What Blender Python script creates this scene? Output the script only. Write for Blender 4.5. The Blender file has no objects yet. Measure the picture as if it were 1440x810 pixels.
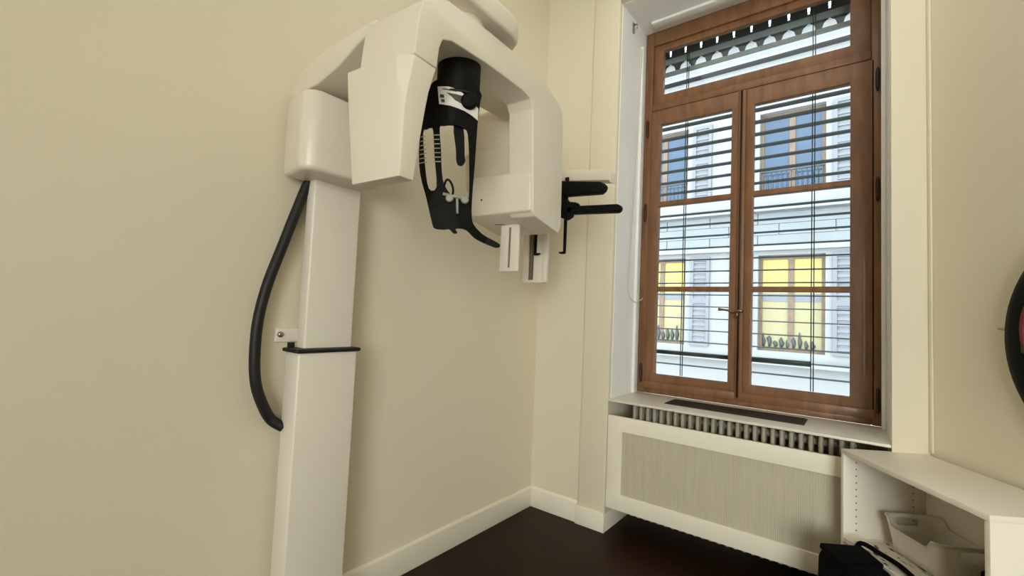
import bpy, bmesh, math, random
from mathutils import Vector, Matrix
random.seed(4)
S = bpy.context.scene
COL = S.collection
R = math.radians

# ------------------------------------------------------------------ materials
def lin(c):
    return tuple(((v/255)/12.92 if v/255 <= .04045 else ((v/255+.055)/1.055)**2.4) for v in c) + (1,)

def mat(name, rgb, rough=.5, metal=0., noise=0., nscale=20., bump=0., bscale=200., spec=.5, coat=0.):
    m = bpy.data.materials.new(name); m.use_nodes = True
    nt = m.node_tree; b = nt.nodes['Principled BSDF']
    c = lin(rgb)
    b.inputs['Base Color'].default_value = c
    b.inputs['Roughness'].default_value = rough
    b.inputs['Metallic'].default_value = metal
    b.inputs['Specular IOR Level'].default_value = spec
    b.inputs['Coat Weight'].default_value = coat
    tc = nt.nodes.new('ShaderNodeTexCoord')
    if noise:
        n = nt.nodes.new('ShaderNodeTexNoise'); n.inputs['Scale'].default_value = nscale; n.inputs['Detail'].default_value = 4
        nt.links.new(tc.outputs['Object'], n.inputs['Vector'])
        mx = nt.nodes.new('ShaderNodeMix'); mx.data_type = 'RGBA'
        mx.inputs['A'].default_value = tuple(v*(1-noise) for v in c[:3])+(1,)
        mx.inputs['B'].default_value = tuple(min(1, v*(1+noise)) for v in c[:3])+(1,)
        nt.links.new(n.outputs['Fac'], mx.inputs['Factor'])
        nt.links.new(mx.outputs['Result'], b.inputs['Base Color'])
    if bump:
        n2 = nt.nodes.new('ShaderNodeTexNoise'); n2.inputs['Scale'].default_value = bscale
        nt.links.new(tc.outputs['Object'], n2.inputs['Vector'])
        bp = nt.nodes.new('ShaderNodeBump'); bp.inputs['Strength'].default_value = bump; bp.inputs['Distance'].default_value = .002
        nt.links.new(n2.outputs['Fac'], bp.inputs['Height'])
        nt.links.new(bp.outputs['Normal'], b.inputs['Normal'])
    return m

def emis(name, rgb, strength, noise=0):
    m = mat(name, rgb, .6)
    b = m.node_tree.nodes['Principled BSDF']
    b.inputs['Emission Color'].default_value = lin(rgb)
    b.inputs['Emission Strength'].default_value = strength
    return m

def wood(name, dark, light, stretch, rough=.45, scale=6., coat=0.):
    m = mat(name, light, rough, coat=coat); nt = m.node_tree; b = nt.nodes['Principled BSDF']
    tc = nt.nodes.new('ShaderNodeTexCoord'); mp = nt.nodes.new('ShaderNodeMapping')
    mp.inputs['Scale'].default_value = stretch
    n = nt.nodes.new('ShaderNodeTexNoise'); n.inputs['Scale'].default_value = scale; n.inputs['Detail'].default_value = 6; n.inputs['Distortion'].default_value = .6
    r = nt.nodes.new('ShaderNodeValToRGB')
    r.color_ramp.elements[0].position = .3; r.color_ramp.elements[0].color = lin(dark)
    r.color_ramp.elements[1].position = .7; r.color_ramp.elements[1].color = lin(light)
    nt.links.new(tc.outputs['Object'], mp.inputs['Vector']); nt.links.new(mp.outputs['Vector'], n.inputs['Vector'])
    nt.links.new(n.outputs['Fac'], r.inputs['Fac']); nt.links.new(r.outputs['Color'], b.inputs['Base Color'])
    return m

WALL = mat('cream_wall_paint', (228, 218, 194), .7, noise=.02, nscale=1.5, bump=.06, bscale=90, spec=.25)
TRIM = mat('cream_gloss_trim', (246, 238, 219), .35, noise=.015, nscale=3)
REVEAL = mat('white_reveal_paint', (245, 244, 240), .5, noise=.02, nscale=4)
CEIL = mat('ceiling_paint', (235, 230, 218), .8)
SILLM = mat('sill_paint', (228, 222, 208), .35, noise=.02, nscale=6)
MACH = mat('machine_white_plastic', (229, 219, 201), .32, noise=.008, nscale=5)
MACHC = mat('column_white_coating', (234, 225, 211), .38, noise=.01, nscale=5)
BLACK = mat('black_plastic', (12, 12, 9), .6, noise=.1, nscale=30, spec=.15)
RUBBER = mat('black_rubber', (8, 8, 8), .55)
LABEL = mat('label_white', (225, 222, 210), .4)
GREYP = mat('grey_print', (60, 60, 56), .5)
STRIPE = mat('pale_scale_marks', (190, 182, 160), .5)
METAL = mat('brushed_steel', (170, 165, 155), .3, metal=1)
BRASS = mat('aged_nickel', (150, 130, 105), .3, metal=1)
CLEAR = mat('smoked_clear_plastic', (150, 150, 140), .15)
SEAM = mat('grey_brown_marking', (120, 110, 92), .6)  # grey-brown for slot tracks and underside marks
WOODW = wood('varnished_window_oak', (114, 78, 50), (140, 98, 64), (6, 6, 1.2), .42, 3, coat=.1)
WOODX = wood('facade_frame_wood', (96, 80, 66), (118, 98, 80), (5, 5, 1), .6)
HINGE = mat('dark_bronze_hinge', (62, 36, 22), .4, metal=.4)
SLAT = mat('grey_green_slat', (62, 74, 74), .45)
LAMB = mat('dark_grey_pelmet_metal', (64, 76, 78), .5)
LAMBG = mat('pale_grey_pelmet_band', (150, 158, 158), .5)
CORD = mat('dark_ladder_cord', (60, 66, 66), .7)
PVC = mat('white_cord', (214, 208, 192), .5)
VENT = mat('dark_vent_grille', (48, 32, 22), .5)
RADI = mat('grey_radiator_enamel', (168, 160, 142), .45)
SHELF = mat('white_melamine', (247, 238, 222), .4, noise=.01, nscale=4)
HOLE = mat('drill_hole_dark', (95, 86, 70), .8)
BASK = mat('white_polypropylene', (228, 220, 205), .4)
BAGM = mat('black_nylon', (4, 4, 6), .85, noise=.2, nscale=60, bump=.3, bscale=400, spec=.12)
RED = mat('dark_red_trim', (110, 30, 25), .5)
STONE = mat('pale_facade_stone', (138, 140, 141), .85, noise=.05, nscale=3)
STONE2 = mat('pale_facade_block_stone', (122, 127, 130), .85, noise=.12, nscale=2)
SHUT = mat('pale_grey_shutter_paint', (112, 115, 123), .7)
BLUEG = mat('blue_dark_window_glass', (52, 74, 98), .1, noise=.35, nscale=2.0)
YELL = emis('lit_room_yellow', (160, 148, 84), .5)
YELLW = emis('lit_room_cream', (136, 130, 98), .45)
IRON = mat('dark_rail_iron', (52, 60, 64), .5)
ASPH = mat('asphalt', (120, 122, 124), .9, noise=.1, nscale=4)
ROOFM = mat('slate_roof', (110, 112, 118), .8)

def glass_mat():
    m = bpy.data.materials.new('window_glass'); m.use_nodes = True; nt = m.node_tree; nt.nodes.clear()
    o = nt.nodes.new('ShaderNodeOutputMaterial'); mx = nt.nodes.new('ShaderNodeMixShader')
    t = nt.nodes.new('ShaderNodeBsdfTransparent'); g = nt.nodes.new('ShaderNodeBsdfGlossy'); f = nt.nodes.new('ShaderNodeFresnel')
    t.inputs['Color'].default_value = (.95, .97, .965, 1); g.inputs['Roughness'].default_value = .02; f.inputs['IOR'].default_value = 1.35
    nt.links.new(f.outputs[0], mx.inputs[0]); nt.links.new(t.outputs[0], mx.inputs[1]); nt.links.new(g.outputs[0], mx.inputs[2])
    nt.links.new(mx.outputs[0], o.inputs[0]); return m
GLASS = glass_mat()

def floor_mat():
    m = mat('dark_wenge_boards', (38, 22, 14), .45); nt = m.node_tree; b = nt.nodes['Principled BSDF']
    tc = nt.nodes.new('ShaderNodeTexCoord'); mp = nt.nodes.new('ShaderNodeMapping'); mp.inputs['Rotation'].default_value = (0, 0, R(20))
    br = nt.nodes.new('ShaderNodeTexBrick'); br.inputs['Scale'].default_value = 1
    br.inputs['Brick Width'].default_value = 1.2; br.inputs['Row Height'].default_value = .16; br.inputs['Mortar Size'].default_value = .002
    br.inputs['Color1'].default_value = lin((50, 26, 12)); br.inputs['Color2'].default_value = lin((40, 21, 10)); br.inputs['Mortar'].default_value = lin((18, 10, 7))
    n = nt.nodes.new('ShaderNodeTexNoise'); n.inputs['Scale'].default_value = 4; n.inputs['Detail'].default_value = 8
    mx = nt.nodes.new('ShaderNodeMix'); mx.data_type = 'RGBA'; mx.blend_type = 'MULTIPLY'; mx.inputs['Factor'].default_value = .5
    nt.links.new(tc.outputs['Object'], mp.inputs['Vector']); nt.links.new(mp.outputs['Vector'], br.inputs['Vector'])
    nt.links.new(mp.outputs['Vector'], n.inputs['Vector'])
    nt.links.new(br.outputs['Color'], mx.inputs['A']); nt.links.new(n.outputs['Color'], mx.inputs['B'])
    nt.links.new(mx.outputs['Result'], b.inputs['Base Color'])
    b.inputs['Specular IOR Level'].default_value = .14
    return m
FLOOR = floor_mat()

def mesh_mat():
    # woven perforated sheet: small dark holes on a cream ground
    m = mat('perforated_cream_sheet', (205, 196, 172), .6); nt = m.node_tree; b = nt.nodes['Principled BSDF']
    tc = nt.nodes.new('ShaderNodeTexCoord'); mp = nt.nodes.new('ShaderNodeMapping'); mp.inputs['Scale'].default_value = (125, 125, 125)
    sp = nt.nodes.new('ShaderNodeSeparateXYZ')
    nt.links.new(tc.outputs['Object'], mp.inputs['Vector']); nt.links.new(mp.outputs['Vector'], sp.inputs['Vector'])
    def mth(op, a, b_=None):
        n = nt.nodes.new('ShaderNodeMath'); n.operation = op
        for i, v in enumerate((a, b_)):
            if v is None: continue
            if isinstance(v, (int, float)): n.inputs[i].default_value = v
            else: nt.links.new(v, n.inputs[i])
        return n.outputs[0]
    fx = mth('ABSOLUTE', mth('SUBTRACT', mth('FRACT', sp.outputs['X']), .5)); fz = mth('ABSOLUTE', mth('SUBTRACT', mth('FRACT', sp.outputs['Z']), .5))
    hole = mth('LESS_THAN', mth('MAXIMUM', fx, fz), .30)
    n = nt.nodes.new('ShaderNodeTexNoise'); n.inputs['Scale'].default_value = 1; n.inputs['Detail'].default_value = 3
    mp2 = nt.nodes.new('ShaderNodeMapping'); mp2.inputs['Scale'].default_value = (40, 40, 3)
    nt.links.new(tc.outputs['Object'], mp2.inputs['Vector']); nt.links.new(mp2.outputs['Vector'], n.inputs['Vector'])
    dep = mth('MULTIPLY', hole, mth('ADD', mth('MULTIPLY', n.outputs['Fac'], .9), .25))
    mx = nt.nodes.new('ShaderNodeMix'); mx.data_type = 'RGBA'
    mx.inputs['A'].default_value = lin((212, 203, 180)); mx.inputs['B'].default_value = lin((150, 142, 120))
    nt.links.new(dep, mx.inputs['Factor']); nt.links.new(mx.outputs['Result'], b.inputs['Base Color'])
    return m
MESH = mesh_mat()

def paper_mat():
    m = mat('printed_paper', (225, 218, 204), .6); nt = m.node_tree; b = nt.nodes['Principled BSDF']
    tc = nt.nodes.new('ShaderNodeTexCoord'); mp = nt.nodes.new('ShaderNodeMapping'); mp.inputs['Scale'].default_value = (14, 34, 1)
    v = nt.nodes.new('ShaderNodeTexNoise'); v.inputs['Scale'].default_value = 1; v.inputs['Detail'].default_value = 5
    r = nt.nodes.new('ShaderNodeValToRGB'); r.color_ramp.elements[0].position = .38; r.color_ramp.elements[0].color = lin((48, 45, 40))
    r.color_ramp.elements[1].position = .44; r.color_ramp.elements[1].color = lin((226, 219, 205))
    nt.links.new(tc.outputs['Object'], mp.inputs['Vector']); nt.links.new(mp.outputs['Vector'], v.inputs['Vector'])
    nt.links.new(v.outputs['Fac'], r.inputs['Fac']); nt.links.new(r.outputs['Color'], b.inputs['Base Color'])
    return m
PAPER = paper_mat()

# ------------------------------------------------------------------ geometry helpers
def box(bm, lo, hi, M=None, mi=0):
    vs = [bm.verts.new((x, y, z)) for x in (lo[0], hi[0]) for y in (lo[1], hi[1]) for z in (lo[2], hi[2])]
    if M is not None:
        for v in vs: v.co = M @ v.co
    for f in ((0,1,3,2), (4,6,7,5), (0,4,5,1), (2,3,7,6), (0,2,6,4), (1,5,7,3)):
        bm.faces.new([vs[i] for i in f]).material_index = mi
    return vs

def prism(bm, pts, d0, d1, fn, mi=0):
    """polygon pts (p,q) extruded from d0 to d1; fn(p,q,d) gives the point"""
    a = [bm.verts.new(fn(p, q, d0)) for p, q in pts]; b = [bm.verts.new(fn(p, q, d1)) for p, q in pts]
    n = len(pts)
    fs = [bm.faces.new(a), bm.faces.new(b[::-1])]
    for i in range(n):
        fs.append(bm.faces.new([a[i], b[i], b[(i+1) % n], a[(i+1) % n]]))
    for f in fs: f.material_index = mi

def tube(bm, pts, r, seg=10, mi=0, caps=True):
    pts = [Vector(p) for p in pts]; rings = []; up = None
    rr = r if isinstance(r, (list, tuple)) else [r]*len(pts)
    for i, p in enumerate(pts):
        t = (pts[min(i+1, len(pts)-1)] - pts[max(i-1, 0)]).normalized()
        if up is None:
            up = Vector((0, 0, 1)) if abs(t.z) < .9 else Vector((1, 0, 0))
        s = t.cross(up).normalized(); up = s.cross(t).normalized()
        rings.append([bm.verts.new(p + rr[i]*(math.cos(k*2*math.pi/seg)*s + math.sin(k*2*math.pi/seg)*up)) for k in range(seg)])
    for a, b in zip(rings, rings[1:]):
        for k in range(seg):
            f = bm.faces.new([a[k], a[(k+1) % seg], b[(k+1) % seg], b[k]]); f.smooth = True; f.material_index = mi
    if caps:
        bm.faces.new(rings[0][::-1]).material_index = mi; bm.faces.new(rings[-1]).material_index = mi

def lathe(bm, prof, M, seg=32, mi=0):
    rings = []
    for r, h in prof:
        rings.append([bm.verts.new(M @ Vector((max(r, 1e-4)*math.cos(k*2*math.pi/seg), max(r, 1e-4)*math.sin(k*2*math.pi/seg), h))) for k in range(seg)])
    for a, b in zip(rings, rings[1:]):
        for k in range(seg):
            f = bm.faces.new([a[k], a[(k+1) % seg], b[(k+1) % seg], b[k]]); f.smooth = True; f.material_index = mi
    bm.faces.new(rings[0][::-1]).material_index = mi; bm.faces.new(rings[-1]).material_index = mi

def catmull(pts, n=8):
    P = [Vector(p) for p in pts]; P = [2*P[0]-P[1]] + P + [2*P[-1]-P[-2]]; out = []
    for i in range(1, len(P)-2):
        for k in range(n):
            t = k/n; a, b, c, d = P[i-1:i+3]
            out.append(.5*((2*b) + (c-a)*t + (2*a-5*b+4*c-d)*t*t + (3*b-a-3*c+d)*t**3))
    out.append(P[-2]); return out

def walled(bm, us, zs, holes, fn, d0, d1, mi=0):
    """slab with rectangular openings (u0,u1,z0,z1); fn(u,z,d) gives the point"""
    us = sorted(set(us + [h[0] for h in holes] + [h[1] for h in holes])); zs = sorted(set(zs + [h[2] for h in holes] + [h[3] for h in holes]))
    def solid(i, j):
        if i < 0 or j < 0 or i >= len(us)-1 or j >= len(zs)-1: return False
        u = (us[i]+us[i+1])/2; z = (zs[j]+zs[j+1])/2
        return not any(h[0] < u < h[1] and h[2] < z < h[3] for h in holes)
    cache = {}
    def V(u, z, d):
        k = (u, z, d)
        if k not in cache: cache[k] = bm.verts.new(fn(u, z, d))
        return cache[k]
    for i in range(len(us)-1):
        for j in range(len(zs)-1):
            if not solid(i, j): continue
            a, b, c, d = us[i], us[i+1], zs[j], zs[j+1]
            fs = [[(a,c,d0),(b,c,d0),(b,d,d0),(a,d,d0)], [(a,c,d1),(a,d,d1),(b,d,d1),(b,c,d1)]]
            if not solid(i-1, j): fs.append([(a,c,d0),(a,d,d0),(a,d,d1),(a,c,d1)])
            if not solid(i+1, j): fs.append([(b,c,d0),(b,c,d1),(b,d,d1),(b,d,d0)])
            if not solid(i, j-1): fs.append([(a,c,d0),(a,c,d1),(b,c,d1),(b,c,d0)])
            if not solid(i, j+1): fs.append([(a,d,d0),(b,d,d0),(b,d,d1),(a,d,d1)])
            for f in fs: bm.faces.new([V(*q) for q in f]).material_index = mi

def obj(name, bm, mats, parent=None, origin=(0,0,0), bevel=0., seg=2, smooth=False):
    """link bm as one mesh object; bm is in world coordinates, origin is the root's place"""
    bmesh.ops.recalc_face_normals(bm, faces=bm.faces)
    o3 = Vector(origin)
    for v in bm.verts: v.co -= o3
    me = bpy.data.meshes.new(name); bm.to_mesh(me); bm.free()
    for m in (mats if isinstance(mats, (list, tuple)) else [mats]): me.materials.append(m)
    o = bpy.data.objects.new(name, me); COL.objects.link(o)
    if parent is not None: o.parent = parent
    else: o.location = o3
    if bevel:
        b = o.modifiers.new('bevel', 'BEVEL'); b.width = bevel; b.segments = seg; b.limit_method = 'ANGLE'; b.angle_limit = R(28); b.harden_normals = False
        for p in me.polygons: p.use_smooth = True
    elif smooth:
        for p in me.polygons: p.use_smooth = True
    return o

def thing(name, label, cat, loc=(0,0,0), group=None, kind=None):
    o = bpy.data.objects.new(name, None); COL.objects.link(o); o.location = loc; o.empty_display_size = .1
    o['label'] = label; o['category'] = cat
    if group: o['group'] = group
    if kind: o['kind'] = kind
    return o

def tag(o, label, cat, group=None):
    o['label'] = label; o['category'] = cat
    if group: o['group'] = group
    return o

def struct(o, label=None, cat=None):
    o['kind'] = 'structure'
    if label: o['label'] = label
    if cat: o['category'] = cat
    return o

def B(): return bmesh.new()
def one(lo, hi, M=None):
    b = B(); box(b, lo, hi, M); return b

# ------------------------------------------------------------------ the room
H = 4.0
YW = -.012            # face of the wall beside the window alcove
RC = Vector((2.265, .09, 0))        # corner where the slanting right wall starts
RD = Vector((.55, -.835, 0)).normalized()
YB = -8.0
tB = (YB - RC.y)/RD.y
RE = RC + RD*tB
fl = B(); box(fl, (-.3, YB-.3, -.12), (RE.x+.5, .55, 0))
struct(obj('floor', fl, FLOOR), 'very dark brown wooden floor boards', 'floor')
ce = B(); box(ce, (-.3, YB-.3, H), (RE.x+.5, .55, H+.1))
struct(obj('ceiling', ce, CEIL), 'plain pale ceiling above the room', 'ceiling')
struct(obj('wall_left', one((-.2, YB-.2, 0), (0, .5, H)), WALL), 'plain cream wall behind the dental imaging unit', 'wall')
WR = (3.6, 7.0, .75, 3.35)          # unseen window added in the rear wall to brighten the room
rb = B(); walled(rb, [-.2, RE.x+.3], [0, H], [WR], lambda u, z, d: (u, d, z), YB, YB-.25)
struct(obj('wall_rear', rb, WALL), 'cream wall behind the camera with an added wide window for fill light', 'wall')
w2 = thing('added_window', 'wide white framed window added behind the camera to brighten the room', 'window', (5.3, YB-.12, .75), kind='structure')
fb2 = B(); walled(fb2, [WR[0], WR[1]], [WR[2], WR[3]], [(WR[0]+.05+k*1.11, WR[0]+1.1+k*1.11, WR[2]+.05, WR[3]-.05) for k in range(3)], lambda u, z, d: (u, d, z), YB-.15, YB-.09)
obj('frame', fb2, TRIM, w2, (5.3, YB-.12, .75))
obj('pane', one((WR[0]+.04, YB-.125, WR[2]+.04), (WR[1]-.04, YB-.12, WR[3]-.04)), GLASS, w2, (5.3, YB-.12, .75))
# window wall with the tall alcove
AX0, AX1, AZ = .62, 2.115, 3.735
wb = B()
box(wb, (0, 0, 0), (.41, .5, H))                                     # plain strip by the corner
box(wb, (AX0, YW, AZ), (AX1, .75, H))                                # head of the alcove
box(wb, (AX0, .47, 0), (AX1, .75, .855))                             # breast wall under the window
struct(obj('wall_window', wb, WALL), 'cream wall around the tall window alcove', 'wall')
pl = B(); box(pl, (.41, YW, 0), (AX0, .75, H))
struct(obj('trim_1', pl, WALL, bevel=.012, seg=3), 'cream pilaster left of the window alcove', 'pilaster')
# reveal linings, paler paint
rv = B(); box(rv, (AX0, .03, .893), (AX0+.004, .53, AZ)); box(rv, (AX1-.004, .03, .893), (AX1, .53, AZ))
box(rv, (AX0, .03, AZ-.004), (AX1, .53, AZ)); struct(obj('trim_2', rv, REVEAL), 'white painted reveal lining of the window alcove', 'trim')
bead = B()
box(bead, (AX0+.004, .37, .893), (AX0+.026, .405, AZ-.15)); box(bead, (AX1-.026, .37, .893), (AX1-.004, .405, AZ-.15))
box(bead, (AX0+.10, .33, AZ-.024), (AX1-.1, .40, AZ-.004))
struct(obj('trim_3', bead, REVEAL, bevel=.004), 'slim white beads beside the wooden window frame', 'trim')
# right pilaster side and the return to the slanting wall
UD = Vector((.835, .55, 0)).normalized()
rp = B()
p0 = Vector((AX1, YW, 0)); 
prism(rp, [(AX1, YW), (RC.x, RC.y), (RC.x+.02, .75), (AX1, .75)], 0, H, lambda p, q, d: (p, q, d))
struct(obj('wall_return', rp, WALL, bevel=.01, seg=3), 'narrow cream return right of the window alcove', 'wall')
def alongR(s, z, d): v = RC + RD*s + UD*d; return (v.x, v.y, z)
rw = B(); walled(rw, [-.02, tB+.3], [0, H], [], alongR, 0, .2)
struct(obj('wall_right', rw, WALL), 'cream right wall slanting away from the window', 'wall')
cb = B(); prism(cb, [(0, -.02), (.022, -.02), (.022, 0), (0, 0)], .867, H, lambda p, q, d: alongR(p, d, q*.5))
struct(obj('trim_4', cb, WALL, bevel=.004), 'thin cream bead in the corner right of the window', 'trim')
bl = B(); prism(bl, [(0, 0), (.016, 0), (.016, .135), (.008, .15), (0, .15)], YB, 0, lambda p, q, d: (p, d, q))
struct(obj('baseboard_left', bl, TRIM, bevel=.002), 'cream baseboard along the left wall', 'baseboard')
bw = B(); prism(bw, [(0, 0), (.016, 0), (.016, .135), (.008, .15), (0, .15)], .016, .41, lambda p, q, d: (d, -p, q))
box(bw, (.405, YW-.018, 0), (AX0+.006, YW, .118)); box(bw, (AX0, YW, 0), (AX0+.006, .47, .118))
box(bw, (.41, YW-.012, .118), (AX0, YW, .128))
struct(obj('baseboard_window', bw, TRIM, bevel=.002), 'cream baseboard and plinth of the window wall', 'baseboard')
br = B(); prism(br, [(0, 0), (.016, 0), (.016, .15), (0, .15)], .85, tB, lambda p, q, d: alongR(d, q, -p))
struct(obj('baseboard_right', br, TRIM), 'cream baseboard along the right wall', 'baseboard')

# ------------------------------------------------------------------ window (wood)
wr = thing('window_1', 'tall brown wooden casement window with a transom light in the alcove', 'window', (1.35, .525, .89), kind='structure')
WO = (1.35, .525, .89)
X0, X1 = .629, 2.106
fr = B()
box(fr, (X0, .475, .893), (.69, .56, 3.735)); box(fr, (2.045, .475, .893), (X1, .56, 3.735))
box(fr, (.69, .475, 3.62), (2.045, .56, 3.735)); box(fr, (.69, .475, .893), (2.045, .56, .945)); box(fr, (.69, .47, 3.085), (2.045, .56, 3.14))
fr2 = obj('outer_frame', fr, WOODW, wr, WO, bevel=.006)
tr = B(); walled(tr, [.69, 2.045], [3.14, 3.62], [(.765, 1.942, 3.213, 3.57)], lambda u, z, d: (u, d, z), .49, .54)
trn = obj('transom_sash', tr, WOODW, wr, WO, bevel=.006)
obj('pane', one((.76, .512, 3.21), (1.947, .518, 3.575)), GLASS, trn, WO)
for (a, b, g0, g1) in ((.678, 1.335, .758, 1.27), (1.345, 2.062, 1.412, 1.944)):
    cs = B(); holes = [(g0, g1, 1.04, 1.666), (g0, g1, 1.702, 2.322), (g0, g1, 2.358, 2.968)]
    walled(cs, [a, b], [.93, 3.085], holes, lambda u, z, d: (u, d, z), .475, .53)
    c_ = obj('casement', cs, WOODW, wr, WO, bevel=.005)
    for h in holes:
        obj('pane', one((h[0]-.004, .503, h[2]-.004), (h[1]+.004, .508, h[3]+.004)), GLASS, c_, WO)
    rail = B(); prism(rail, [(a, .93), (b, .93), (b, .985), (a, .985)], .462, .476, lambda p, q, d: (p, d, q))
    obj('weather_rail', rail, WOODW, c_, WO, bevel=.005)
    for z in (1.04, 2.28, 2.95):
        hb = B(); x = X0+.03 if a < 1 else X1-.03
        lathe(hb, [(.002, -.075), (.009, -.06), (.011, -.04), (.011, .04), (.009, .06), (.002, .075)], Matrix.Translation((x, .468, z)), 12)
        obj('hinge', hb, HINGE, c_, WO)
mc = B(); prism(mc, [(1.316, .935), (1.364, .935), (1.364, 3.08), (1.316, 3.08)], .458, .476, lambda p, q, d: (p, d, q))
mco = obj('meeting_strip', mc, WOODW, wr, WO, bevel=.008, seg=3)
hd = B(); tube(hd, [(1.338, .449, .95), (1.338, .449, 3.07)], .006, 8)
obj('bolt_rod', hd, HINGE, mco, WO)
hd = B(); tube(hd, [(1.338, .458, 1.531), (1.338, .41, 1.531)], .011, 12)
tube(hd, [(1.375, .412, 1.531), (1.36, .405, 1.533), (1.338, .405, 1.533), (1.31, .405, 1.522), (1.285, .405, 1.535), (1.255, .405, 1.538), (1.222, .405, 1.540)], [.011, .009, .009, .007, .008, .007, .011], 10)
tube(hd, [(1.338, .41, 1.531), (1.338, .41, 1.48)], [.009, .006], 10)
obj('window_handle', hd, BRASS, mco, WO, smooth=True)
# sill with a vent, cord by the frame
sl = B(); box(sl, (AX0+.001, YW-.004, .878), (AX1-.001, .475, .893)); struct(obj('window_sill', sl, SILLM, bevel=.003), 'cream window sill board above the radiator cover', 'sill')
vg = B(); 
vb = B(); walled(vb, [.955, 1.745], [.14, .345], [], lambda u, z, d: (u, z, d), .8925, .897)
vgr = tag(obj('vent_grille', vb, VENT, None, (1.35, .25, .893)), 'long dark brown vent grille let into the window sill', 'vent')
fb = B()
for i in range(12):
    y = .15+.0165*i; box(fb, (.965, y, .8965), (1.735, y+.006, .901))
obj('louvre', fb, VENT, vgr, (1.35, .25, .893))
cd = B(); tube(cd, catmull([(.645, .35, 3.55), (.643, .30, 2.6), (.641, .27, 2.2), (.638, .245, 1.81), (.638, .232, 1.66), (.640, .28, 1.60), (.642, .365, 1.575), (.65, .43, 1.59), (.66, .465, 1.61)], 6), .0035, 8)
tag(obj('blind_cord', cd, PVC, None, (.645, .35, 1.575), smooth=True), 'thin white cord hanging down the left reveal of the window', 'cord')
hk = B(); box(hk, (AX0+.004, .20, 3.61), (AX0+.012, .225, 3.69)); tube(hk, [(AX0+.01, .212, 3.675), (AX0+.035, .212, 3.67), (AX0+.038, .212, 3.64)], .006, 8)
tag(obj('cord_hook', hk, METAL, None, (AX0+.004, .212, 3.6)), 'small metal hook high on the left window reveal', 'hook')

# ------------------------------------------------------------------ exterior blind and pelmet
bt = thing('venetian_blind', 'dark grey slatted outdoor blind lowered behind the window panes', 'blind', (1.35, .68, 1.02))
BO = (1.35, .68, 1.02)
sb = B(); z = 1.113
while z < 3.42:
    prism(sb, [(.645, z-.005), (.68, z+.001), (.715, z-.004), (.715, z-.0015), (.68, z+.0035), (.645, z-.002)], .66, 2.07, lambda p, q, d: (d, p, q))
    z += .0903
obj('slats', sb, SLAT, bt, BO)
obj('bottom_rail', one((.66, .645, 1.185), (1.338, .715, 1.213)), SLAT, bt, BO, bevel=.004)
obj('bottom_rail', one((1.345, .645, 1.185), (1.735, .715, 1.218)), SLAT, bt, BO, bevel=.004)
for x in (.905, 1.738):
    for dx in (0, .014):
        lc = B(); tube(lc, [(x+dx, .63, 1.03), (x+dx, .63, 3.60)], .0035, 6); obj('ladder_cord', lc, CORD, bt, BO)
for x in (.632, 2.075): obj('guide_rail', one((x, .64, .9), (x+.024, .72, 3.44)), LAMB, bt, BO)
lt = thing('metal_pelmet', 'dark pierced metal pelmet with scalloped lower edge above the outdoor blind', 'pelmet', (1.35, .68, 3.5))
LO = (1.35, .68, 3.5)
ub = B(); sx = [.7545+.1192*k for k in range(-1, 12)]
walled(ub, [.63, 2.105], [3.59, 3.80], [(x-.007, x+.007, 3.612, 3.685) for x in sx if .66 < x < 2.08], lambda u, z, d: (u, d, z), .68, .684)
obj('slotted_plate', ub, LAMB, lt, LO)
gb = B(); box(gb, (.63,   .672, 3.545), (2.105, .682, 3.592)); obj('rail_band', gb, LAMBG, lt, LO)
cb2 = B()
for k in range(-1, 12):
    x = .7545+.1192*k+.0596
    if .66 < x < 2.08:
        prism(cb2, [(x-.058, 3.546), (x+.058, 3.546), (x+.028, 3.522), (x+.016, 3.485), (x-.016, 3.485), (x-.028, 3.522)], .68, .684, lambda p, q, d: (p, d, q))
obj('scalloped_edge', cb2, LAMB, lt, LO)
gb = B(); box(gb, (.66, .672, 3.45), (2.07, .69, 3.482)); obj('lower_band', gb, LAMBG, lt, LO)

# ------------------------------------------------------------------ radiator and its cover
rt = thing('radiator', 'grey column radiator showing through the gap under the sill', 'radiator', (1.35, .13, .1))
RO = (1.35, .13, .1)
n = 27
for k in range(n):
    x = .78 + k*.0455
    f = B(); box(f, (x-.011, .06, .13), (x+.011, .20, .862)); obj('column', f, RADI, rt, RO, bevel=.008, seg=2)
for z in (.17, .82):
    hb = B(); tube(hb, [(.76, .13, z), (1.98, .13, z)], .02, 10); obj('header_pipe', hb, RADI, rt, RO)
for x in (.96, 1.80): obj('wall_hanger', one((x-.015, .19, .55), (x+.015, .47, .58)), RADI, rt, RO)
ct = thing('radiator_cover', 'cream framed radiator cover with perforated panel below the window', 'radiator cover', (1.33, -.012, .175))
CO = (1.33, -.012, .175)
cf = B(); walled(cf, [.628, 2.045], [.172, .788], [(.73, 1.945, .275, .69)], lambda u, z, d: (u, d, z), -.016, .006)
cfr = obj('frame', cf, TRIM, ct, CO, bevel=.002)
obj('perforated_panel', one((.725, -.006, .27), (1.95, -.002, .695)), MESH, ct, CO)
for z in (.3, .6): obj('bracket', one((.628, .005, z), (.645, .44, z+.06)), TRIM, ct, CO)

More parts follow.
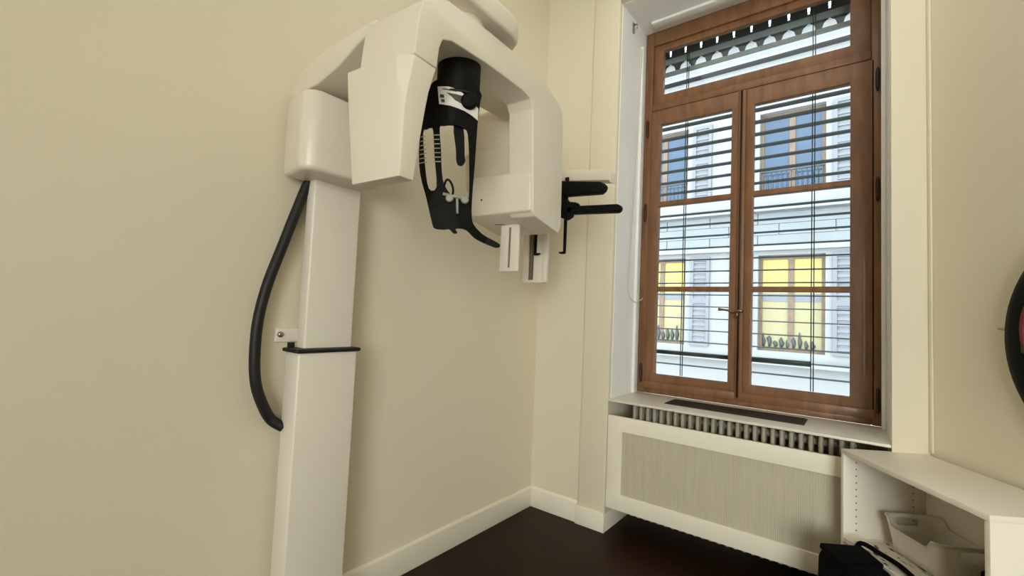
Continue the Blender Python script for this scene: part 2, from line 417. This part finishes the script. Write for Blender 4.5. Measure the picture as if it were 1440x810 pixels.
# ------------------------------------------------------------------ shelf unit against the slanting wall
F = Vector((1.919, -.127, 0))
def sh(s, d, z): v = F + RD*s + UD*d; return (v.x, v.y, z)
def shbox(s0, s1, d0, d1, z0, z1, bm=None):
    bm = bm or B(); walled(bm, [s0, s1], [z0, z1], [], lambda u, z, d: sh(u, d, z), d0, d1); return bm
su = thing('shelf_unit', 'low white open shelf unit standing against the right wall', 'shelf unit', tuple(sh(.38, .2, 0)))
SO = sh(.38, .2, 0)
L = .748; D = .385
obj('top_panel', shbox(0, L, 0, D, .838, .86), SHELF, su, SO, bevel=.0015)
pn = shbox(0, .019, 0.001, D, .06, .838)
sp_ = obj('side_panel', pn, SHELF, su, SO, bevel=.001)
sp2 = obj('side_panel', shbox(L-.02, L, 0.001, D, .06, .838), SHELF, su, SO, bevel=.001)
obj('back_panel', shbox(.019, L-.02, D-.008, D, .06, .838), SHELF, su, SO)
obj('shelf', shbox(.019, L-.02, .004, D-.008, .425, .444), SHELF, su, SO)
obj('bottom_shelf', shbox(.019, L-.02, .004, D-.008, .06, .08), SHELF, su, SO)
obj('plinth', shbox(.019, L-.02, .03, .05, 0, .06), SHELF, su, SO)
for k in range(11):
    z = .48+.032*k
    for d in (.06, .32):
        c = Vector(sh(.0195, d, z)); M = Matrix.Translation(c) @ RD.to_track_quat('Z', 'Y').to_matrix().to_4x4()
        hb = B(); lathe(hb, [(.0032, -.0005), (.0032, .0004)], M, 10); obj('pin_hole', hb, HOLE, sp_, SO)
# papers
def sheet(name, s, d, w, h, rot, z, label):
    bm = B(); box(bm, (-w/2, -h/2, 0), (w/2, h/2, .0012))
    o = obj(name, bm, PAPER); o.location = sh(s, d, z); o.rotation_euler = (0, 0, math.atan2(RD.y, RD.x)+R(rot))
    tag(o, label, 'paper', 'printed sheets on the shelf'); return o
sheet('printed_sheet', .20, .115, .30, .205, 4, .4442, 'printed sheet lying at the far front of the shelf beside the basket')
sheet('printed_sheet', .50, .115, .28, .20, -3, .4456, 'printed sheet lying at the near front of the shelf, below the basket')
# basket
def basket():
    W0, L0, W1, L1 = .100, .128, .121, .152     # half width / half length at base and rim
    def ring(hw, hl, rad, z, lift=1.0):
        out = []; n = 6
        cor = ((hl-rad, hw-rad, 0), (-hl+rad, hw-rad, 90), (-hl+rad, -hw+rad, 180), (hl-rad, -hw+rad, 270))
        for ci, (cx, cy, a0) in enumerate(cor):
            arc = [Vector((cx+rad*math.cos(R(a0+90*k/n)), cy+rad*math.sin(R(a0+90*k/n)), z)) for k in range(n+1)]
            out += arc
            nx, ny, na = cor[(ci+1) % 4]
            q = Vector((nx+rad*math.cos(R(na)), ny+rad*math.sin(R(na)), z)); m = 9
            for k in range(1, m+1): out.append(arc[-1].lerp(q, k/(m+1)))
        for p in out:                               # the long sides dip between the raised ends
            if abs(p.y) > hw-rad*.7:
                t = max(0, min(1, (.80-abs(p.x)/hl)/.22)); t = t*t*(3-2*t)
                p.z -= .036*t*(z/.15)**2
        return out
    seq = [(W0-.02, L0-.02, .02, 0), (W0, L0, .03, .008)] + [(W0+(W1-W0)*t, L0+(L1-L0)*t, .035, .008+.142*t) for t in (.25, .5, .68, .86, 1)]
    seq += [(W1+.004, L1+.004, .037, .150), (W1+.004, L1+.004, .037, .154), (W1-.003, L1-.003, .035, .154)]
    seq += [(W0+(W1-W0)*t-.003, L0+(L1-L0)*t-.003, .034, .008+.142*t) for t in (.86, .68, .5, .25)] + [(W0-.004, L0-.004, .028, .012), (W0-.022, L0-.022, .018, .011)]
    bm = bmesh.new(); rings = [[bm.verts.new(p) for p in ring(*q)] for q in seq]
    n = len(rings[0])
    def slot(k): return 16*3+7+2 <= k < 16*3+7+8 or 16*1+7+2 <= k < 16*1+7+8
    o_, i_ = 4, 10                                  # ring bands that hold the handle slots (outer, inner)
    for i, (a, b) in enumerate(zip(rings, rings[1:])):
        for k in range(n):
            if slot(k) and i in (o_, i_): continue
            bm.faces.new([a[k], a[(k+1) % n], b[(k+1) % n], b[k]])
    for base in (16*3+9, 16*1+9):                   # the thickness of each slot
        e = base+6
        for k in range(base, e):
            k2 = (k+1) % n
            bm.faces.new([rings[o_][k], rings[o_][k2], rings[i_+1][k2], rings[i_+1][k]])
            bm.faces.new([rings[o_+1][k], rings[i_][k], rings[i_][k2], rings[o_+1][k2]])
        for k in (base, e % n):
            bm.faces.new([rings[o_][k], rings[o_+1][k], rings[i_][k], rings[i_+1][k]])
    bm.faces.new(rings[0][::-1]); bm.faces.new(rings[-1])
    return bm
bk = basket()
bko = obj('storage_basket', bk, BASK, smooth=True)
bko.location = sh(.24, .250, .4468); bko.rotation_euler = (0, 0, math.atan2(RD.y, RD.x))
tag(bko, 'white plastic storage basket with handle slots inside the shelf unit', 'basket')

# black bag resting on the shelf and a dark pouch behind the basket
def soft(bm, lo, hi, top=.75):
    vs = box(bm, lo, hi)
bag = thing('shoulder_bag', 'black soft shoulder bag standing on the floor against the shelf unit front', 'bag', sh(.252, -.098, 0))
bag.rotation_euler = (0, 0, math.atan2(RD.y, RD.x))
bm = B(); prism(bm, [(-.125, 0), (.13, 0), (.14, .2), (.13, .40), (.10, .452), (-.095, .458), (-.125, .41), (-.135, .2)], -.085, .088, lambda p, q, d: (p, d, q))
obj('body', bm, BAGM, bag, bevel=.02, seg=3)
bm = B(); prism(bm, [(-.105, .445), (.04, .44), (.045, .462), (-.095, .472)], -.088, .091, lambda p, q, d: (p, d, q))
obj('flap', bm, BAGM, bag, bevel=.006, seg=2)
bm = B(); prism(bm, [(-.09, .05), (.09, .05), (.09, .26), (-.09, .26)], -.105, -.08, lambda p, q, d: (p, d, q)); obj('front_pocket', bm, BAGM, bag, bevel=.01)
bm = B(); tube(bm, catmull([(-.115, .075, .43), (-.11, .10, .475), (-.03, .13, .47), (.05, .15, .463), (.16, .135, .462), (.30, .13, .462)], 6), .0105, 8)
obj('strap', bm, BAGM, bag, smooth=True)
bm = B(); box(bm, (-.035, -.05, 0), (.035, .05, .09)); 
pch = obj('dark_pouch', bm, BAGM, bevel=.012, seg=3); pch.location = sh(.46, .30, .4443); pch.rotation_euler = (0, 0, math.atan2(RD.y, RD.x))
tag(pch, 'small dark pouch standing behind the white basket', 'pouch')

# ------------------------------------------------------------------ black round wall object
def onR(s, z, d): v = RC + RD*s - UD*d; return Vector((v.x, v.y, z))
wco = onR(.877, 1.44, 0)
wc = thing('wall_ornament', 'large round black domed object hanging on the right wall above the shelf unit', 'wall ornament', wco)
Mw = Matrix.Translation(wco) @ (-UD).to_track_quat('Z', 'Y').to_matrix().to_4x4()
bm = B(); lathe(bm, [(.45, .0), (.482, .006), (.488, .022), (.478, .036), (.45, .046), (.40, .05), (.38, .042), (.02, .042)], Mw, 72)
obj('body', bm, BLACK, wc, wco, smooth=True)
Me = Matrix.Translation(onR(.885-.175, 1.47, 0)) @ (-UD).to_track_quat('Z', 'Y').to_matrix().to_4x4()
bm = B(); lathe(bm, [(.225, .04), (.225, .047)], Me, 48); obj('white_face', bm, LABEL, wc, wco)
bm = B(); lathe(bm, [(.224, .046), (.224, .054), (.236, .054), (.238, .04)], Me, 48); obj('trim_ring', bm, RED, wc, wco, smooth=True)
bm = B(); walled(bm, [.885-.40, .885+.1], [1.385, 1.415], [], lambda u, z, d: tuple(onR(u, z, d)), .04, .06); obj('grey_plate', bm, GREYP, wc, wco, bevel=.003)
bm = B(); tube(bm, [onR(.885-.475, 1.47, .03), onR(.885-.51, 1.475, .035)], .005, 8); obj('hook_wire', bm, METAL, wc, wco)

# ------------------------------------------------------------------ dental x-ray unit
XO = (.1, -1.83, 0)
xr = thing('dental_imaging_unit', 'white panoramic dental imaging unit on a column against the left wall', 'imaging unit', XO)
def X(name, bm, m, parent=None, bevel=0., seg=3, smooth=False): return obj(name, bm, m, parent or xr, XO, bevel, seg, smooth)
X('lower_column', one((.06, -1.972, .0), (.172, -1.70, 1.247)), MACHC, bevel=.008)
X('foot_plate', one((.03, -2.02, 0), (.30, -1.65, .02)), MACHC, bevel=.006)
X('upper_column', one((.06, -1.928, 1.2), (.125, -1.70, 2.03)), MACHC, bevel=.008)
bm = B()
ring = [(.052, -1.98), (.182, -1.98), (.182, -1.69), (.052, -1.69)]
box(bm, (.05, -1.984, 1.247), (.184, -1.688, 1.263)); X('collar', bm, RUBBER, bevel=.006)
bm = B(); prism(bm, [(.07, -1.94), (.07, -1.972), (.08, -1.975)], 1.26, 1.285, lambda p, q, d: (p, q, d))
bm2 = bm; X('cable_clip', bm2, RUBBER)
wbk = X('wall_bracket', one((0, -1.998, 1.281), (.012, -1.88, 1.343)), MACHC, bevel=.004)
bm = B(); box(bm, (.01, -1.90, 1.285), (.062, -1.875, 1.34)); X('bracket_arm', bm, MACHC, wbk, bevel=.003)
bm = B(); lathe(bm, [(.013, .011), (.013, .016), (.009, .022), (.004, .023)], Matrix.Translation((0, -1.977, 1.315)) @ Matrix.Rotation(R(90), 4, 'Y'), 16); X('screw', bm, METAL, wbk)
bm = B(); tube(bm, catmull([(.09, -1.90, 2.04), (.06, -1.925, 1.985), (.05, -1.965, 1.85), (.05, -2.016, 1.68), (.05, -2.062, 1.524), (.05, -2.088, 1.377), (.05, -2.091, 1.233), (.05, -2.078, 1.118), (.05, -2.045, 1.028), (.05, -2.008, .965), (.07, -1.965, .93)], 8), .0215, 14)
X('cable_hose', bm, RUBBER, smooth=True)
# carriage box
bm = B(); prism(bm, [(.035, -2.03), (.215, -2.05), (.25, -2.02), (.262, -1.99), (.262, -1.68), (.035, -1.68)], 1.99, 2.325, lambda p, q, d: (p, q, d+ (0 if d > 2.1 else (.0))))
car = X('carriage', bm, MACH, bevel=.022, seg=4)
# overhead arm : thick bar rising from the carriage, over the rotor
bm = B()
prism(bm, [(.037, 2.333), (.25, 2.345), (.40, 2.372), (.52, 2.42), (.60, 2.44), (.63, 2.476), (.30, 2.476), (.16, 2.45), (.075, 2.418), (.045, 2.37)], -1.70, -2.015, lambda p, q, d: (p, d, q))
arm = X('overhead_arm', bm, MACH, bevel=.008, seg=3)
bm = B(); prism(bm, [(.50, 2.43), (.58, 2.43), (.64, 2.555), (.80, 2.56), (.80, 2.66), (.60, 2.64)], -1.78, -1.62, lambda p, q, d: (p, d, q))
X('arm_neck', bm, MACH, arm, bevel=.008)
bm = B(); prism(bm, [(.62, -1.86), (.893, -1.86), (.893, -1.56), (.87, -1.50), (.80, -1.46), (.62, -1.46)], 2.56, 2.65, lambda p, q, d: (p, q, d))
X('arm_cap', bm, MACH, arm, bevel=.012, seg=3)
bm = B(); lathe(bm, [(.09, 2.50), (.09, 2.57)], Matrix.Translation((.76, -1.72, 0)), 32); X('swivel_hub', bm, MACH, arm)
# rotor : local frame (a along the beam away from camera, b across)
be = R(-4); A0 = Vector((.895, -2.08, 0)); EA = Vector((math.sin(be), math.cos(be), 0)); EB = Vector((math.cos(be), -math.sin(be), 0))
def rl(a, b, z): v = A0 + EA*a + EB*b; return (v.x, v.y, z)
def loft(bm, rings):
    vr = [[bm.verts.new(p) for p in r] for r in rings]; n = len(vr[0])
    bm.faces.new(vr[0]); bm.faces.new(vr[-1][::-1])
    for a, b in zip(vr, vr[1:]):
        for i in range(n): bm.faces.new([a[i], b[i], b[(i+1) % n], a[(i+1) % n]])
arc_top = [(.033, 2.2465), (.038, 2.32), (.046, 2.39), (.062, 2.44), (.17, 2.503), (.40, 2.525), (.624, 2.535), (.80, 2.525), (.90, 2.507), (.97, 2.485), (1.012, 2.462), (1.03, 2.42), (1.045, 2.1), (1.05, 1.89), (1.025, 1.85)]
arc_in = [(.80, 1.888), (.782, 1.91), (.765, 2.10), (.745, 2.36), (.72, 2.395), (.66, 2.405)]
arc_inb = [(.93, 1.888), (.925, 1.91), (.92, 2.10), (.915, 2.40), (.90, 2.42), (.66, 2.405)]
arc_end = [(.40, 2.395), (.20, 2.375), (.155, 2.355), (.142, 2.32), (.134, 2.2465)]
arc_back = [(a_, min(z_, 2.485)) if a_ < .3 else (a_, z_) for a_, z_ in arc_top]
bm = B()
loft(bm, [[rl(p, d, q) for p, q in t_+i_+arc_end] for d, t_, i_ in ((0, arc_top, arc_in), (-.13, arc_top, arc_in), (-.14, arc_top, arc_inb), (-.268, arc_back, arc_inb))])
rot = X('rotor_frame', bm, MACH, bevel=.014, seg=4)
# tube head, leaning slightly
def tl(p, q, d): return rl(p, d - .043*(q-1.85)/.39, q)
bm = B()
secs = []
for z, fl_, fr_, ch, bk_ in ((1.848, -.224, 0, .003, .057), (1.977, -.245, -.014, .004, .075), (2.09, -.265, -.026, .006, .092), (2.151, -.275, -.033, .018, .103), (2.243, -.287, -.043, .034, .131)):
    secs.append([rl(0, fl_, z), rl(0, fr_, z), rl(ch, 0, z), rl(bk_, 0, z), rl(bk_, fl_, z)])
loft(bm, secs)
tub = X('tube_head', bm, MACH, rot, bevel=.008, seg=4)
# sensor block and its rear housing
def sl_(p, q, d): return rl(p, d, q)
bm = B(); prism(bm, [(.772, 1.912), (.80, 1.898), (1.03, 1.858), (1.045, 1.90), (1.045, 2.09), (.78, 2.098), (.766, 2.09)], -.012, -.365, sl_)
snb = X('sensor_block', bm, MACH, rot, bevel=.018, seg=4)
bm = B(); prism(bm, [(.90, 2.26), (1.03, 2.26), (1.03, 2.50), (.90, 2.50)], -.205, -.50, sl_)
X('sensor_housing', bm, MACH, rot, bevel=.028, seg=4)
bm = B(); prism(bm, [(.91, 2.085), (1.03, 2.085), (1.03, 2.28), (.885, 2.28)], -.20, -.505, sl_)
X('sensor_shelf', bm, MACH, rot, bevel=.012, seg=3)
Mf = Matrix(((EB.x, 0, -EA.x, 0), (EB.y, 0, -EA.y, 0), (0, 1, 0, 0), (0, 0, 0, 1)))
bm = B(); lathe(bm, [(.007, 0), (.007, .004), (.004, .005)], Matrix.Translation(rl(.774, -.285, 1.985)) @ Mf, 14); X('laser_port', bm, GREYP, snb)
for (a, b, ln) in ((.84, -.12, .03), (.88, -.25, .05), (.94, -.24, .045)):
    bm = B(); M = Matrix.Translation(rl(a, b, 1.898-.040*(a-.8)/.23-.001)); 
    box(bm, (-ln/2, -.004, -.001), (ln/2, .004, .002), M @ Matrix.Rotation(R(20), 4, 'Z'))
    X('underside_mark', bm, SEAM, snb)

# head support (black temple clamp) hanging from the middle of the beam
HC = Vector((.76, -1.73, 0)); VV = Vector((-.718, .696, 0)); UU = Vector((.696, .718, 0))
def hp(u, z, t=0., rad=.15):
    """u across, z height; front surface bends round a vertical cylinder, t is depth below it"""
    uu = max(-.13, min(.13, u)); w = .08 - (rad - math.sqrt(rad*rad-uu*uu))*.75 - t
    v = HC + UU*u - VV*w; return (v.x, v.y, z)
def resample(pts, step=.012, closed=True):
    out = []; n = len(pts)
    for i in range(n if closed else n-1):
        a = Vector(pts[i]); b = Vector(pts[(i+1) % n]); k = max(1, int((b-a).length/step))
        for j in range(k): out.append(tuple(a+(b-a)*j/k))
    return out
def smooth2(pts, n=3):
    P = [Vector(p) for p in pts]; N = len(P); out = []
    for i in range(N):
        a, b, c, d = P[i-1], P[i], P[(i+1) % N], P[(i+2) % N]
        for k in range(n):
            t = k/n; out.append(tuple(.5*((2*b)+(c-a)*t+(2*a-5*b+4*c-d)*t*t+(3*b-a-3*c+d)*t**3)))
    return out
def plate(bm, outline, holes, th, fn, mi=0):
    loops = [outline]+holes; es = []; vl = []
    for lp in loops:
        vs = [bm.verts.new((p[0], p[1], 0)) for p in lp]; vl.append(vs)
        es += [bm.edges.new((vs[i], vs[(i+1) % len(vs)])) for i in range(len(vs))]
    r = bmesh.ops.triangle_fill(bm, use_beauty=True, use_dissolve=False, edges=es)
    faces = [g for g in r['geom'] if isinstance(g, bmesh.types.BMFace)]
    back = {}
    for vs in vl:
        for v in vs: back[v] = bm.verts.new((v.co.x, v.co.y, 1))
    for f in faces: 
        f.material_index = mi
        bm.faces.new([back[v] for v in reversed(f.verts)]).material_index = mi
    for vs in vl:
        n = len(vs)
        for i in range(n):
            a, b = vs[i], vs[(i+1) % n]; bm.faces.new([a, b, back[b], back[a]]).material_index = mi
    for vs in vl:
        for v in vs:
            u, z = v.co.x, v.co.y; bb = back[v]
            v.co = fn(u, z, 0); bb.co = fn(u, z, th)
OUT = [(-.072, 2.299), (-.102, 2.271), (-.114, 2.211), (-.123, 2.144), (-.127, 2.038), (-.117, 1.948), (-.09, 1.859), (-.065, 1.77), (-.053, 1.745), (-.02, 1.742), (0, 1.744), (.016, 1.73), (.029, 1.733), (.023, 1.748), (.059, 1.748), (.094, 1.722), (.136, 1.709), (.178, 1.696), (.194, 1.702), (.183, 1.715), (.124, 1.742), (.092, 1.766), (.08, 1.794), (.077, 1.86), (.081, 1.992), (.083, 2.099), (.085, 2.166), (.09, 2.234), (.088, 2.275), (.005, 2.311)]
H1 = [(-.115, 2.105), (-.101, 2.117), (-.086, 2.12), (-.077, 2.104), (-.067, 2.005), (-.054, 1.896), (-.082, 1.891), (-.101, 1.983)]
H2 = [(-.054, 2.118), (-.04, 2.126), (-.007, 2.13), (.03, 2.123), (.049, 2.106), (.06, 1.99), (.064, 1.864), (.04, 1.862), (.009, 1.862), (-.023, 1.899), (-.036, 1.942), (-.045, 2.033)]
bm = B(); plate(bm, smooth2(OUT, 3), [smooth2(H1, 3)[::-1], smooth2(H2, 3)[::-1]], .012, hp)
hs = X('head_support', bm, BLACK)
P3 = [(-.004, 2.135), (.032, 2.13), (.042, 2.028), (.046, 2.01), (.037, 1.991), (.021, 1.989), (.012, 2.007), (.008, 2.052)]
bm = B(); plate(bm, smooth2(P3, 3), [], .01, lambda u, z, t: hp(u, z, t+.02)); X('temple_pad', bm, BLACK, hs)
bm = B(); cc = HC + VV*.0 ; lathe(bm, [(.079, 2.25), (.083, 2.262), (.083, 2.33), (.083, 2.40)], Matrix.Translation((HC.x+UU.x*.006, HC.y+UU.y*.006, 0)), 40); X('swivel_cap', bm, BLACK, hs)
bm = B(); lathe(bm, [(.087, 2.254), (.087, 2.262)], Matrix.Translation((HC.x+UU.x*.006, HC.y+UU.y*.006, 0)), 40); X('cap_groove', bm, RUBBER, hs)
LB = [(-.07, 2.270), (-.03, 2.270), (.005, 2.26), (.045, 2.238), (.084, 2.206), (.084, 2.161), (.055, 2.176), (.032, 2.185), (-.018, 2.198), (-.061, 2.204)]
bm = B(); plate(bm, resample(LB, .01), [], .002, lambda u, z, t: hp(u, z, t-.003)); lab = X('label_plate', bm, LABEL, hs)
bm = B()
for q in ([(-.06, 2.24), (-.045, 2.238), (-.044, 2.226), (-.059, 2.228)], [(-.055, 2.222), (-.042, 2.22), (-.041, 2.209), (-.053, 2.211)], [(-.036, 2.246), (.02, 2.24), (.055, 2.22), (.03, 2.205), (-.004, 2.22), (-.014, 2.23)], [(-.05, 2.262), (0, 2.254), (0, 2.2515), (-.05, 2.2585)]):
    plate(bm, resample(q, .008), [], .001, lambda u, z, t: hp(u, z, t-.0045))
X('label_print', bm, GREYP, lab)
kc = Vector(hp(.048, 2.222, -.001)); Mk = Matrix.Translation(kc) @ (-VV).to_track_quat('Z', 'Y').to_matrix().to_4x4()
bm = B(); lathe(bm, [(.03, 0), (.031, .01), (.028, .022), (.02, .025)], Mk, 24); X('knob', bm, BLACK, hs)
for c0, c1, g0, g1 in ((-.123, -.106, 0, .002), (-.079, -.054, .0015, .0018)):
    for k in range(7):
        z = 2.09-.0165*k; u0 = c0+g0*k; u1 = c1+g1*k
        bm = B(); plate(bm, resample([(u0, z), (u1, z), (u1, z-.0035), (u0, z-.0035)], .006), [], .001, lambda u, zz, t: hp(u, zz, t-.002))
        X('scale_mark', bm, STRIPE, hs)
# chin clip
bm = B(); tube(bm, catmull([hp(-.03, 1.865, .01), hp(-.027, 1.90, .0), hp(-.018, 1.922, -.004), hp(-.005, 1.916, -.004), hp(.006, 1.89, 0), hp(.004, 1.862, .01)], 6), .0042, 8); X('clip_loop', bm, BLACK, hs, smooth=True)
bm = B()
for u in (-.005, .05):
    c = Vector(hp(u, 1.853, 0)); M = Matrix.Translation(c) @ (-VV).to_track_quat('Z', 'Y').to_matrix().to_4x4(); lathe(bm, [(.013, 0), (.015, .012), (.011, .02)], M, 14)
tube(bm, [hp(-.03, 1.868, -.012), hp(.06, 1.856, -.012)], .006, 8); X('clip_screw', bm, CLEAR, hs)
bm = B(); tube(bm, [hp(.022, 1.855, -.008), hp(.026, 1.80, -.008)], .005, 8); X('bite_pin', bm, CLEAR, hs)

# skull imaging extension behind the rotor
bm = B(); prism(bm, [(.34, 2.235), (.60, 2.232), (.918, 2.19), (.925, 2.178), (.925, 2.236), (.90, 2.252), (.60, 2.295), (.34, 2.31)], -.72, -.64, lambda p, q, d: (p, d, q))
cph = X('ceph_head', bm, MACH, bevel=.006, seg=2)
bm = B(); box(bm, (.5, -1.1, 2.22), (.60, -.68, 2.30)); X('ceph_arm', bm, MACH, cph, bevel=.01)
def slot_plate(x0, x1, y, z0, z1, sx0, sx1, sz0):
    b_ = B(); walled(b_, [x0, x1], [z0, z1], [(sx0, sx1, sz0, z1-.03)], lambda u, z, d: (u, d, z), y, y+.014); return b_
p2 = X('slotted_plate', slot_plate(.343, .526, -.69, 1.639, 2.24, .385, .424, 1.657), MACHC, cph, bevel=.003)
bm = B(); box(bm, (.38, -.677, 1.65), (.43, -.672, 2.22)); box(bm, (.398, -.684, 1.66), (.411, -.676, 2.22)); X('slot_track', bm, SEAM, p2)
bm = B(); box(bm, (.495, -.70, 1.64), (.527, -.686, 2.24)); X('plate_edge', bm, MACHC, p2, bevel=.003)
p1 = X('slotted_plate', slot_plate(.577, .689, -1.2, 1.652, 1.90, .624, .640, 1.672), MACHC, snb, bevel=.003)
bm = B(); box(bm, (.622, -1.188, 1.66), (.645, -1.184, 1.88)); X('slot_track', bm, SEAM, p1)
for (x, s) in ((.463, 1), (.664, -1)):
    bm = B(); prism(bm, [(x-.008, 1.80), (x+.008, 1.80), (x+.012, 2.24), (x-.012, 2.24)], -.735, -.725, lambda p, q, d: (p, d, q))
    er = X('ear_rod', bm, BLACK, cph, bevel=.002, seg=1)
    bm = B(); tube(bm, [(x, -.73, 1.806), (x+s*.022, -.73, 1.806), (x+s*.036, -.73, 1.808)], [.008, .007, .004], 10); X('ear_tip', bm, BLACK, er)
bm = B(); prism(bm, [(.60, 2.22), (.60, 2.13), (.64, 2.12), (.90, 2.105), (.922, 2.12), (.93, 2.145), (.905, 2.168), (.70, 2.20)], -.79, -.735, lambda p, q, d: (p, d, q))
X('upper_guard', bm, BLACK, cph, bevel=.012, seg=3)
bm = B(); prism(bm, [(.60, 2.145), (.66, 2.14), (.70, 2.085), (.755, 2.075), (.765, 2.06), (.74, 2.05), (.72, 2.0), (.69, 1.985), (.655, 2.0), (.63, 2.05)], -.78, -.735, lambda p, q, d: (p, d, q))
lk = X('guard_link', bm, BLACK, cph, bevel=.006, seg=2)
bm = B(); prism(bm, [(.69, 2.06), (.69, 2.015), (1.0, 1.995), (1.015, 2.007), (1.015, 2.027), (1.0, 2.039)], -.78, -.735, lambda p, q, d: (p, d, q))
X('lower_guard', bm, BLACK, cph, bevel=.01, seg=3)

# ------------------------------------------------------------------ across the street
Y = 8.0
ab = thing('apartment_building', 'pale stone building across the street seen through the blind', 'building', (.8, Y, -4))
BO2 = (.8, Y, -4)
cols = [.84-2.72*k for k in range(-4, 5)]
rows_ = [(.9, 2.93), (4.29, 6.05), (-2.6, -.6)]
holes = [(c-.6, c+.6, z0, z1) for c in cols for z0, z1 in rows_]
bm = B(); walled(bm, [-13, 15], [-4, 7.9], holes, lambda u, z, d: (u, d, z), Y, Y+.35)
box(bm, (-13, Y+1.2, -4), (15, Y+8, 7.9))
fac = obj('facade_wall', bm, STONE, ab, BO2)
bm = B()
for k in range(28):
    for j, z in enumerate((3.12, 3.36, 3.60)):
        x = -12.5+k*.98+(.4 if j % 2 else 0); box(bm, (x, Y-.03, z), (x+.96, Y, z+.23))
obj('stone_course', bm, STONE2, ab, BO2)
bm = B()
for z, d in ((3.02, .12), (3.86, .18), (7.2, .14), (.62, .16), (7.75, .35)): box(bm, (-13, Y-d, z), (15, Y, z+.1))
obj('cornice', bm, STONE, ab, BO2)
bm = B(); prism(bm, [(Y-.3, 7.85), (Y+8, 7.85), (Y+4, 10)], -13, 15, lambda p, q, d: (d, p, q)); obj('roof', bm, ROOFM, ab, BO2)
for c in cols:
    for r_, (z0, z1) in enumerate(rows_):
        lit = r_ == 0
        bm = B(); walled(bm, [c-.6, c+.6], [z0, z1], [(c-.53, c-.055, z0+.08, z1-.08), (c+.055, c+.53, z0+.08, z1-.08)], lambda u, z, d: (u, d, z), Y+.14, Y+.2)
        w = obj('window', bm, WOODX, ab, BO2)
        g = B()
        if lit:
            box(g, (c-.56, Y+.17, z0+.06), (c+.56, Y+.18, z0+1.2)); obj('lit_pane', g, YELLW, w, BO2)
            g = B(); box(g, (c-.56, Y+.17, z0+1.2), (c+.56, Y+.18, z1-.06)); obj('lit_pane', g, YELL, w, BO2)
            g = B()
            for k in range(9): 
                x = c-.5+.11*k; h = random.uniform(.1, .38); tube(g, [(x, Y+.15, z0+.08), (x+.01, Y+.15, z0+.08+h*.4), (x-.01, Y+.15, z0+.08+h*.8), (x, Y+.15, z0+.08+h)], [.02, random.uniform(.03, .05), random.uniform(.015, .045), .008], 8)
            obj('window_plants', g, IRON, w, BO2)
            g = B(); box(g, (c-.53, Y+.16, z0+1.05), (c+.53, Y+.168, z0+1.22)); obj('half_blind', g, SHUT, w, BO2)
        else:
            box(g, (c-.56, Y+.17, z0+.06), (c+.56, Y+.18, z1-.06)); obj('dark_pane', g, BLUEG, w, BO2)
            g = B()
            tube(g, [(c-.58, Y+.04, z0+.45), (c+.58, Y+.04, z0+.45)], .015, 6)
            for k in range(13): tube(g, [(c-.56+.093*k, Y+.04, z0), (c-.56+.093*k, Y+.04, z0+.45)], .008, 5)
            obj('window_rail', g, IRON, w, BO2)
        for s in (-1, 1):
            x0 = c+s*.72 if s > 0 else c-.72-.42
            sm = B(); walled(sm, [x0, x0+.42], [z0, z1], [(x0+.07, x0+.35, z0+.08, z0+(z1-z0)*.48), (x0+.07, x0+.35, z0+(z1-z0)*.53, z1-.08)], lambda u, z, d: (u, d, z), Y-.05, Y-.015)
            st = obj('shutter', sm, SHUT, ab, BO2)
            lm = B(); z = z0+.1
            while z < z1-.1:
                prism(lm, [(Y-.045, z), (Y-.012, z+.075), (Y-.008, z+.07), (Y-.040, z-.005)], x0+.07, x0+.35, lambda p, q, d: (d, p, q)); z += .12
            obj('louvres', lm, SHUT, st, BO2)
bm = B(); box(bm, (-40, .8, -4.3), (40, 40, -4)); struct(obj('street', bm, ASPH), 'grey street below the window', 'street')

# ------------------------------------------------------------------ light
w = bpy.data.worlds.new('sky'); S.world = w; w.use_nodes = True
bg = w.node_tree.nodes['Background']; bg.inputs['Color'].default_value = (.87, .95, 1, 1); bg.inputs['Strength'].default_value = 5.8
def area(name, loc, sx, sy, power, col):
    l = bpy.data.lights.new(name, 'AREA'); l.shape = 'RECTANGLE'; l.size = sx; l.size_y = sy; l.energy = power; l.color = col
    o = bpy.data.objects.new(name, l); COL.objects.link(o); o.location = loc; return o
area('added_ceiling_fill', (1.5, -.9, H-.05), 1.6, 1.2, 9, (1, .975, .93))  # weak overhead fill, added because the room stayed too dark
wl = area('added_rear_fill', ((WR[0]+WR[1])/2, YB-.3, (WR[2]+WR[3])/2), WR[1]-WR[0], WR[3]-WR[2], 370, (1, .98, .94))  # fill light added outside the rear opening, out of view
wl.rotation_euler = (R(90), 0, 0)

# ------------------------------------------------------------------ camera
cam = bpy.data.cameras.new('camera'); co = bpy.data.objects.new('camera', cam); COL.objects.link(co)
cam.sensor_width = 36; cam.lens = 636.67/1440*36; cam.clip_start = .05
yaw, pit, rol = -.657387, .0557542, .0442597
f = Vector((math.sin(yaw)*math.cos(pit), math.cos(yaw)*math.cos(pit), math.sin(pit))); rt_ = Vector((math.cos(yaw), -math.sin(yaw), 0)); up = rt_.cross(f)
r2 = math.cos(rol)*rt_ + math.sin(rol)*up; u2 = -math.sin(rol)*rt_ + math.cos(rol)*up
M = Matrix((r2, u2, -f)).transposed().to_4x4(); M.translation = (1.99540, -2.92605, 1.45)
co.matrix_world = M
S.camera = co
S.view_settings.view_transform = 'Standard'; S.view_settings.look = 'None'; S.view_settings.gamma = 1; S.view_settings.use_curve_mapping = False
S.view_settings.exposure = 0.0
